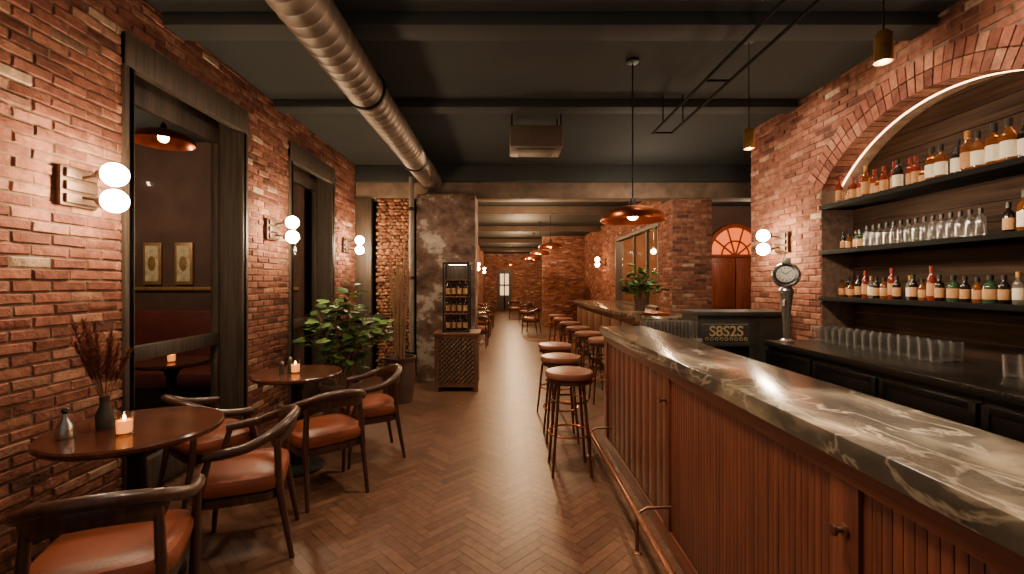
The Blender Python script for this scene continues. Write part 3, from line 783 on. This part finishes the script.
# ------------------------------------------------------------------ stools
def make_stool(loc, label):
    t = thing('bar_stool', label, 'bar stool', loc, 0, 'round leather bar stools')
    MB().lathe([(0, .715), (.17, .715), (.186, .73), (.188, .75), (.178, .77), (.14, .781), (.07, .785), (0, .786)], 32).build('seat', M['leather_dk'], t)
    MB().lathe([(.0, .685), (.165, .685), (.178, .69), (.178, .712), (.17, .716), (0, .714)], 32).build('seat_rim', M['chairwood'], t)
    for k in range(4):
        a = PI/4+k*PI/2; c, s = math.cos(a), math.sin(a)
        MB().tube([(.13*c, .13*s, .69), (.205*c, .205*s, .0)], [.0125, .0105], 10).build('leg', M['stoolmetal'], t)
    def ring(z, r): return MB().tube([(r*math.cos(2*PI*i/32), r*math.sin(2*PI*i/32), z) for i in range(32)], .008, 8, True)
    ring(.3, .162).build('foot_ring', M['copper'], t)
    ring(.55, .138).build('brace_ring', M['stoolmetal'], t)
    return t
st = make_stool((.5, 3.49, 0), 'round leather bar stool nearest the viewer beside the bar front')
dup(st, (.52, 4.2, 0), 0, 'round leather bar stool second from the viewer in the front row')
dup(st, (.56, 5.0, 0), .5, 'round leather bar stool third from the viewer in the front row')
for i, (x, y) in enumerate(((1.2, 5.5), (1.15, 6.2), (1.13, 6.95), (1.13, 7.8), (1.12, 8.7), (1.12, 9.6))):
    dup(st, (x, y, 0), .2*i, 'bar stool along the second bar, %s from its near end' % ORD[i])

# ------------------------------------------------------------------ tables
def make_table(loc, r, label):
    t = thing('round_table', label, 'table', loc)
    MB().lathe([(0, .712), (r*.9, .712), (r-.012, .716), (r, .728), (r, .742), (r-.008, .75), (0, .75)], 48).build('table_top', M['tablewood'], t)
    MB().lathe([(.03, .03), (.07, .05), (.075, .12), (.045, .2), (.04, .3), (.06, .38), (.04, .46), (.038, .6), (.06, .66), (.12, .69), (.13, .711), (0, .711)], 24).build('pedestal', M['castiron'], t)
    MB().lathe([(0, 0), (.2, 0), (.2, .015), (.17, .03), (.08, .045), (0, .05)], 32).build('base', M['castiron'], t)
    return t
T1 = (-1.80, 2.2, 0); T2 = (-1.63, 3.54, 0)
make_table(T1, .365, 'round dark wooden pedestal table nearest the viewer with vase and candle')
make_table(T2, .33, 'round dark wooden pedestal table before the leafy plant')
# ------------------------------------------------------------------ chairs
def make_chair(loc, rz, label):
    t = thing('dining_armchair', label, 'chair', loc, rz, 'curved back leather armchairs')
    MB().superpad(.25, .24, [(.92, .405), (.985, .415), (1.01, .44), (1.005, .47), (.97, .49), (.88, .502), (.6, .51), (.2, .512)], 4.5, 44, (0, .01, 0)).build('seat', M['leather'], t)
    MB().superpad(.245, .235, [(.9, .345), (.96, .35), (.97, .4), (.94, .406)], 4.5, 40, (0, .01, 0)).build('seat_frame', M['chairwood'], t)
    pts = []
    for i in range(29):
        a = PI*i/28
        x = .28*math.cos(a); y = -.015-.26*math.sin(a)
        z = .668+.11*(math.sin(a)**1.3)
        pts.append((x, y, z))
    pts = [(.268, .15, .648), (.278, .07, .655)]+pts+[(-.278, .07, .655), (-.268, .15, .648)]
    MB().tube(pts, .026, 14, rz=.028).build('arm_rail', M['chairwood'], t)
    m = MB().tube(pts[8:25], [.014]+[.02]*15+[.014], 14, rz=.062)
    m.v = [(x, y+.014, z-.04) for x, y, z in m.v]
    m.build('backrest', M['chairwood'], t)
    for sx in (-1, 1):
        MB().tube([(sx*.245, .215, 0), (sx*.248, .185, .43), (sx*.268, .13, .635)], [.014, .022, .017], 12).build('leg', M['chairwood'], t)
        MB().tube([(sx*.22, -.27, 0), (sx*.21, -.2, .42), (sx*.195, -.19, .71)], [.014, .022, .018], 12).build('leg', M['chairwood'], t)
    return t
def face(p, q): return math.atan2(-(q[0]-p[0]), q[1]-p[1])
CS = .92
pA = (-1.5, 1.73, 0)
ch = make_chair(pA, face(pA, (-1.75, 2.3, 0)), 'leather armchair in the bottom left corner with its back to the viewer'); ch.scale = (CS,)*3
for p, q, lab in (((-1.43, 2.48, 0), (-1.9, 2.3, 0), 'leather armchair on the aisle side of the nearest table'),
                  ((-1.27, 3.16, 0), T2, 'leather armchair on the viewer side of the second table'),
                  ((-1.15, 3.8, 0), T2, 'leather armchair on the aisle side of the second table, before the planter'),
                  ((-1.98, 3.04, 0), T2, 'leather armchair by the left wall between the two tables')):
    dup(ch, p, face(p, q), lab)
for i, (x, y) in enumerate(((-.62, 10.2), (-.62, 12.2), (-.6, 14.5))):
    tt = make_table((x-.12, y+.66, 0), .3, 'small round table by the far hall left wall, %s from the pier' % ORD[i]); tt['group'] = 'far hall tables'
    dup(ch, (x, y, 0), 0, 'armchair by the far hall left wall, %s from the pier' % ORD[i])
for i, (x, y) in enumerate(((.75, 13), (.8, 16.2), (.4, 18.5))):
    dup(ch, (x, y, 0), 1.2+i, 'armchair in the middle of the far hall, %s from the bar' % ORD[i])

# ------------------------------------------------------------------ table things
def votive(loc, label):
    t = thing('candle_holder', label, 'candle', loc, 0, 'glass votive candles')
    MB().lathe([(0, 0), (.03, 0), (.034, .006), (.037, .1), (.034, .1), (.031, .01), (0, .008)], 20).build('glass_cup', M['cupglass'], t)
    MB().lathe([(0, .012), (.029, .012), (.031, .066), (0, .063)], 18).build('wax', M['wax'], t)
    MB().lathe([(0, .065), (.006, .071), (.007, .077), (0, .096)], 10).build('flame', M['flame'], t)
TZ = .7505
votive((-1.76, 2.08, TZ), 'lit glass votive candle on the nearest table')
votive((-1.63, 3.5, TZ), 'lit glass votive candle on the second table')
t = thing('flower_vase', 'slim grey glass vase with dried reddish pampas on the nearest table', 'vase', (-1.93, 2.17, TZ))
MB().lathe([(0, 0), (.032, 0), (.036, .01), (.036, .07), (.02, .11), (.02, .14), (.024, .15), (.02, .15), (.016, .12), (0, .11)], 20).build('vase_body', M['darkmetal'], t)
m = MB(); m2 = MB()
for i in range(16):
    a = random.uniform(0, 2*PI); l = random.uniform(.24, .4); sp = random.uniform(.03, .16)
    tip = Vector((sp*math.cos(a), sp*math.sin(a), .12+l)); mid = Vector((sp*.4*math.cos(a), sp*.4*math.sin(a), .12+l*.38))
    m.tube([(0, 0, .1), mid, tip], .0018, 5)
    for q in range(300):
        f = random.uniform(0, 1); base = mid.lerp(tip, f)
        dr = Vector((random.gauss(0, .5), random.gauss(0, .5), 1.1)).normalized()
        ln = random.uniform(.03, .06)*(1.15-f*.5); sd = dr.cross(Vector((random.random(), random.random(), .2))).normalized()*.0026
        m2.add([base-sd, base+sd, base+dr*ln], [(0,1,2)])
m.build('stems', M['twig'], t); m2.build('plumes', M['pampas'], t)
t = thing('oil_bottle', 'small steel stoppered bottle left of the vase on the nearest table', 'bottle', (-1.985, 2.03, TZ))
MB().lathe([(0, 0), (.032, 0), (.035, .01), (.03, .06), (.012, .09), (.012, .11), (0, .11)], 18).build('bottle_body', M['steel'], t)
MB().sphere((0, 0, .122), .014, 12, 8).build('stopper', M['blacklac'], t)
for i, (x, y) in enumerate(((-1.735, 3.50), (-1.70, 3.56))):
    t = thing('spice_shaker', ('taller' if i else 'shorter')+' dark shaker beside the candle on the second table', 'shaker', (x, y, TZ))
    hh = .07+.02*i
    MB().lathe([(0, 0), (.018, 0), (.02, .01), (.015, hh), (0, hh)], 14).build('shaker_body', M['darkmetal'], t)
    MB().lathe([(0.0155, hh), (.016, hh+.004), (.011, hh+.022), (0, hh+.025)], 14).build('shaker_lid', M['steel'], t)

# ------------------------------------------------------------------ plants
def leaf(mb, base, d, nrm, L, W):
    d = d.normalized(); sd = d.cross(nrm).normalized(); up = sd.cross(d)
    vs = []; st = [(0, .05, 0), (.25, .75, .03), (.55, 1, .02), (.82, .6, -.04), (1, .03, -.1)]
    for f, wd, dz in st:
        c = base+d*L*f+up*L*dz
        vs += [c+sd*W*wd*.5+up*W*.12, c, c-sd*W*wd*.5+up*W*.12]
    fs = []
    for i in range(4):
        a = i*3; fs += [(a, a+1, a+4, a+3), (a+1, a+2, a+5, a+4)]
    mb.add(vs, fs)
GP = [lin(74, 106, 50), lin(58, 86, 42), lin(92, 122, 57), lin(48, 72, 36), lin(110, 138, 68)]
def plant(loc, label, potr, poth, ctr, rad, nl, L, nstem=9):
    t = thing('potted_plant', label, 'plant', loc)
    MB().lathe([(0, 0), (potr*.78, 0), (potr, poth*.9), (potr*1.06, poth*.92), (potr*1.06, poth), (potr*.95, poth), (potr*.92, poth*.9), (0, poth*.9)], 28).build('pot', M['pot'], t)
    MB().lathe([(0, poth*.91), (potr*.9, poth*.91), (0, poth*.93)], 20).build('soil', M['soil'], t)
    ms = MB(); ml = MB()
    per = max(1, nl//nstem)
    for i in range(nstem):
        a = 2*PI*i/nstem*1.9+random.uniform(-.3, .3); q = ((i*.618) % 1)**.5
        tip = Vector((ctr[0]+rad[0]*q*math.cos(a), ctr[1]+rad[1]*q*math.sin(a), ctr[2]+rad[2]*(1-q*q*.8)*random.uniform(.3, 1)-.1*q))
        b0 = Vector((potr*.2*math.cos(a), potr*.2*math.sin(a), poth*.9))
        mid = Vector((tip.x*.5, tip.y*.5, b0.z+(tip.z-b0.z)*.6))
        ms.tube([b0, mid, tip], [.009, .006, .003], 6)
        for k in range(per):
            f = random.uniform(.0, 1)
            base = mid.lerp(tip, f) if f > .22 else b0.lerp(mid, .5+f*2)
            aa = k*2.4+random.uniform(-.4, .4)
            d = Vector((math.cos(aa), math.sin(aa), random.uniform(-.2, .5)))+Vector((math.cos(a), math.sin(a), 0))*.4*q
            c = random.choice(GP); kk = random.uniform(.75, 1.25); ml.cur = (c[0]*kk, c[1]*kk, c[2]*kk, 1)
            pe = base+d.normalized()*L*.3
            ms.tube([base, pe], .002, 4)
            leaf(ml, pe, d, Vector((random.gauss(0, .3), random.gauss(0, .3)-.25, 1)), L*random.uniform(.7, 1.15), L*random.uniform(.5, .68))
    ms.build('stems', M['twig'], t); ml.build('foliage', M['leaf'], t, col=True)
    return t
plant((-1.71, 4.68, 0), 'large leafy green plant in a clay pot by the left wall behind the second table', .2, .42, (.1, 0, .94), (.42, .32, .62), 350, .14, 28)
plant((1.95, 6.5, 1.061), 'leafy green plant on the second bar by the brick pillar', .09, .17, (0, 0, .34), (.32, .28, .34), 240, .11, 16)
t = thing('planter', 'dark clay planter of tall bare dried branches by the wooden lattice cabinet', 'planter', (-1.29, 5.52, 0))
MB().lathe([(0, 0), (.15, 0), (.19, .3), (.185, .5), (.2, .52), (.2, .55), (.175, .55), (.165, .48), (0, .48)], 28).build('pot', M['pot'], t)
MB().lathe([(0, .485), (.164, .485), (0, .5)], 20).build('soil', M['soil'], t)
m = MB()
for i in range(24):
    a = random.uniform(0, 2*PI); s = random.uniform(.02, .17); h = random.uniform(1.0, 1.8)
    p = [Vector((.05*math.cos(a), .05*math.sin(a), .47)), Vector((s*.5*math.cos(a)+random.gauss(0, .02), s*.5*math.sin(a), .47+h*.45)), Vector((s*math.cos(a), s*math.sin(a), .47+h*.88))]
    m.tube(p, [.009, .0065, .003], 5)
    for q in range(4):
        b0 = p[1].lerp(p[2], random.uniform(0, .8)); m.tube([b0, b0+Vector((random.gauss(0, .06), random.gauss(0, .02), random.uniform(.06, .2)))], [.0045, .002], 4)
m.build('dried_branches', M['twig'], t)

# ------------------------------------------------------------------ cabinet by the pier
t = thing('lattice_cabinet', 'low wooden cabinet with diagonal lattice front before the plaster pier', 'cabinet', (-.65, 6.0, 0))
MB().box(-.28, .28, .02, .46, .06, .75).build('body', M['blackwood'], t)
MB().box(-.31, .31, -.02, .49, .75, .785, .005).build('top', M['cabwood'], t)
m = MB().box(-.29, -.24, -.005, .03, .0, .75).box(.24, .29, -.005, .03, 0, .75).box(-.24, .24, -.005, .03, .06, .1).box(-.24, .24, -.005, .03, .71, .75)
m.build('front_frame', M['cabwood'], t)
m = MB()
xa, xb, za, zb = -.24, .24, .1, .71
for sg in (1, -1):
    k = -14
    while k < 30:
        c0 = k*.062
        pts = []
        for x in (xa, xb):
            z = za+sg*x+c0
            if za <= z <= zb: pts.append((x, z))
        for z in (za, zb):
            x = (z-za-c0)*sg
            if xa < x < xb: pts.append((x, z))
        if len(pts) >= 2: m.tube([(pts[0][0], .006-sg*.004, pts[0][1]), (pts[1][0], .006-sg*.004, pts[1][1])], .009, 6)
        k += 1
m.build('lattice', M['cabwood'], t)
for x in (-.26, .22): MB().box(x, x+.04, .4, .46, 0, .06).build('foot', M['cabwood'], t)
t = thing('wine_cabinet', 'tall narrow dark wine cabinet of bottles standing on the wooden lattice cabinet', 'wine cabinet', (-.66, 6.05, .7855))
m = MB()
for x in (-.18, .155): m.box(x, x+.025, 0, .025, 0, .94).box(x, x+.025, .28, .305, 0, .94)
m.box(-.18, .18, 0, .305, .92, .945).box(-.18, .18, 0, .305, 0, .02)
m.build('frame', M['castiron'], t)
MB().box(-.17, .17, .29, .3, .02, .92).build('back_panel', M['blackwood'], t)
for z in (.24, .47, .7): MB().box(-.17, .17, .02, .29, z, z+.012).build('shelf', M['cabwood'], t)
MB().box(-.12, .12, .2, .206, .915, .918).build('light_strip', M['led'], t)
for r_, z in enumerate((.0205, .2525, .4825)):
    for k in range(4):
        put_bottle('wine', (-.66-.118+k*.078, 6.17, .7855+z), 'dark wine bottle in the wine cabinet, %s from left on %s shelf' % (ORD[k], ('bottom', 'second', 'third')[r_]), 'wine bottles in the wine cabinet')

# ------------------------------------------------------------------ annex room things
for i, (x, nm) in enumerate(((-4.37, 'left'), (-3.98, 'right'))):
    t = thing('framed_picture', '%s of two narrow framed pictures seen through the first left window' % nm, 'picture', (x, AN-.001, 1.69))
    MB().box(-.11, .11, -.03, 0, -.26, .26, .006).build('frame', M['gilt'], t)
    MB().box(-.08, .08, -.034, -.0305, -.22, .22).build('mount', M['paper'], t)
    MB().sphere((0, -.036, 0), .05, 16, 10, 1.9).rot(Matrix.Translation((0, -.034, 0)) @ Matrix.Diagonal((1, .05, 1, 1)) @ Matrix.Translation((0, .034, 0))).build('drawing', M['gilt'], t)
t = thing('booth_bench', 'oxblood leather booth bench below the pictures in the side room', 'bench', (-4.5, 5.1, 0))
MB().box(-1.4, 1.4, -.2, .35, 0, .3).build('base', M['blackwood_y'], t)
MB().box(-1.4, 1.4, -.22, .3, .3, .47, .04).build('seat', M['leather_red'], t)
MB().box(-1.4, 1.4, .3, .45, .3, 1.12, .04).build('backrest', M['leather_red'], t)
make_table((-3.0, 4.05, 0), .3, 'small round table seen through the first left window')
votive((-2.95, 3.98, TZ), 'lit votive candle on the table seen through the first left window')

# ------------------------------------------------------------------ lights
def light(kind, loc, e, c=(1, .72, .44), target=None, size=.05, ang=80, blend=.6):
    l = bpy.data.lights.new('lamp', kind); l.energy = e; l.color = c
    l.shadow_soft_size = size
    if kind == 'SPOT': l.spot_size = math.radians(ang); l.spot_blend = blend
    o = bpy.data.objects.new('lamp', l); COL.objects.link(o); o.location = loc
    if target is not None:
        o.rotation_euler = (Vector(target)-Vector(loc)).to_track_quat('-Z', 'Y').to_euler()
    return o
WARM = (1, .77, .54)
for y, e in ((.7, 280), (1.35, 680), (2.35, 430), (3.6, 370)): light('SPOT', (1.15, y, 3.1), e, (1, .83, .62), (1.08, y, 1), .03, 22, .8)
for y in (1.4, 3.4, 5.4): light('SPOT', (-.1, y, 3.2), 225, WARM, (-.05, y, 0), .1, 90, 1)
for (x, y) in ((-1.75, 2.2), (-1.55, 3.5)): light('SPOT', (x+.3, y, 3.15), 60, WARM, (x, y, 0), .05, 55, .8)
for y in (2.5, 3.1, 3.7): light('SPOT', (2.0, y, 2.1), 40, WARM, (3.0, y, 1.4), .05, 110, .9)  # added spots without fixtures, brighten the niche and its bottles
for y in (2.4, 3.3, 4.1): light('SPOT', (2.25, y, 3.1), 34, WARM, (2.9, y, 2.6), .04, 100, .9)  # added spots without fixtures, brighten the arch ring
light('SPOT', (1.7, 4.7, 3.0), 50, WARM, (2.9, 4.6, 1.9), .06, 100, .9)
light('SPOT', (1.75, 3.5, 2.6), 75, WARM, (1.8, 4.35, .95), .04, 50, .8)  # added spot, makes the bench glasses show; no fixture
light('SPOT', (.2, 1.8, 2.9), 75, WARM, (.95, 1.8, .6), .1, 100, .9)
for y in (1.0, 3.2, 5.2): light('SPOT', (-.9, y, 2.6), 26, WARM, (-2.3, y, 1.7), .02, 120, .9)  # fill spots added for the left wall, no fixtures there
for (x, y) in ((-.2, 2.2), (-.2, 5.0), (1.9, 2.4)): light('POINT', (x, y, 2.35), 10, WARM, None, .1)  # added ambient fill points, not fixtures of the room
for y in (8.2, 11.0, 14.0, 17.5, 21.5): light('POINT', (.4, y, 2.6), 165, (1, .62, .32), None, .08)  # fill points added to brighten the far hall, apart from its pendants
light('POINT', (1.9, 6.1, 2.4), 45, WARM, None, .1)  # added fill point, lightens the second bar and its plant
light('POINT', (4.4, 7.6, 2.6), 50, WARM, None, .1)
light('POINT', (3.3, 9.9, 2.5), 90, (1, .68, .4), None, .08)
light('POINT', (-1.75, 6.4, 2.3), 9, (1, .66, .38), None, .05)
light('SPOT', (-1.1, 4.0, 3.0), 60, (1, .82, .6), (-1.6, 4.66, 1.0), .05, 50, .8)  # spot added to brighten the leafy plant, no fixture
light('SPOT', (-.85, 5.2, 3.1), 70, WARM, (-.95, 6.5, 1.5), .02, 80, .9)
light('POINT', (-4.2, 4.3, 2.5), 48, WARM, None, .03)
wd = bpy.data.worlds.new('world'); bpy.context.scene.world = wd; wd.use_nodes = True
bg = wd.node_tree.nodes['Background']; bg.inputs[0].default_value = (1, .87, .74, 1); bg.inputs[1].default_value = .2
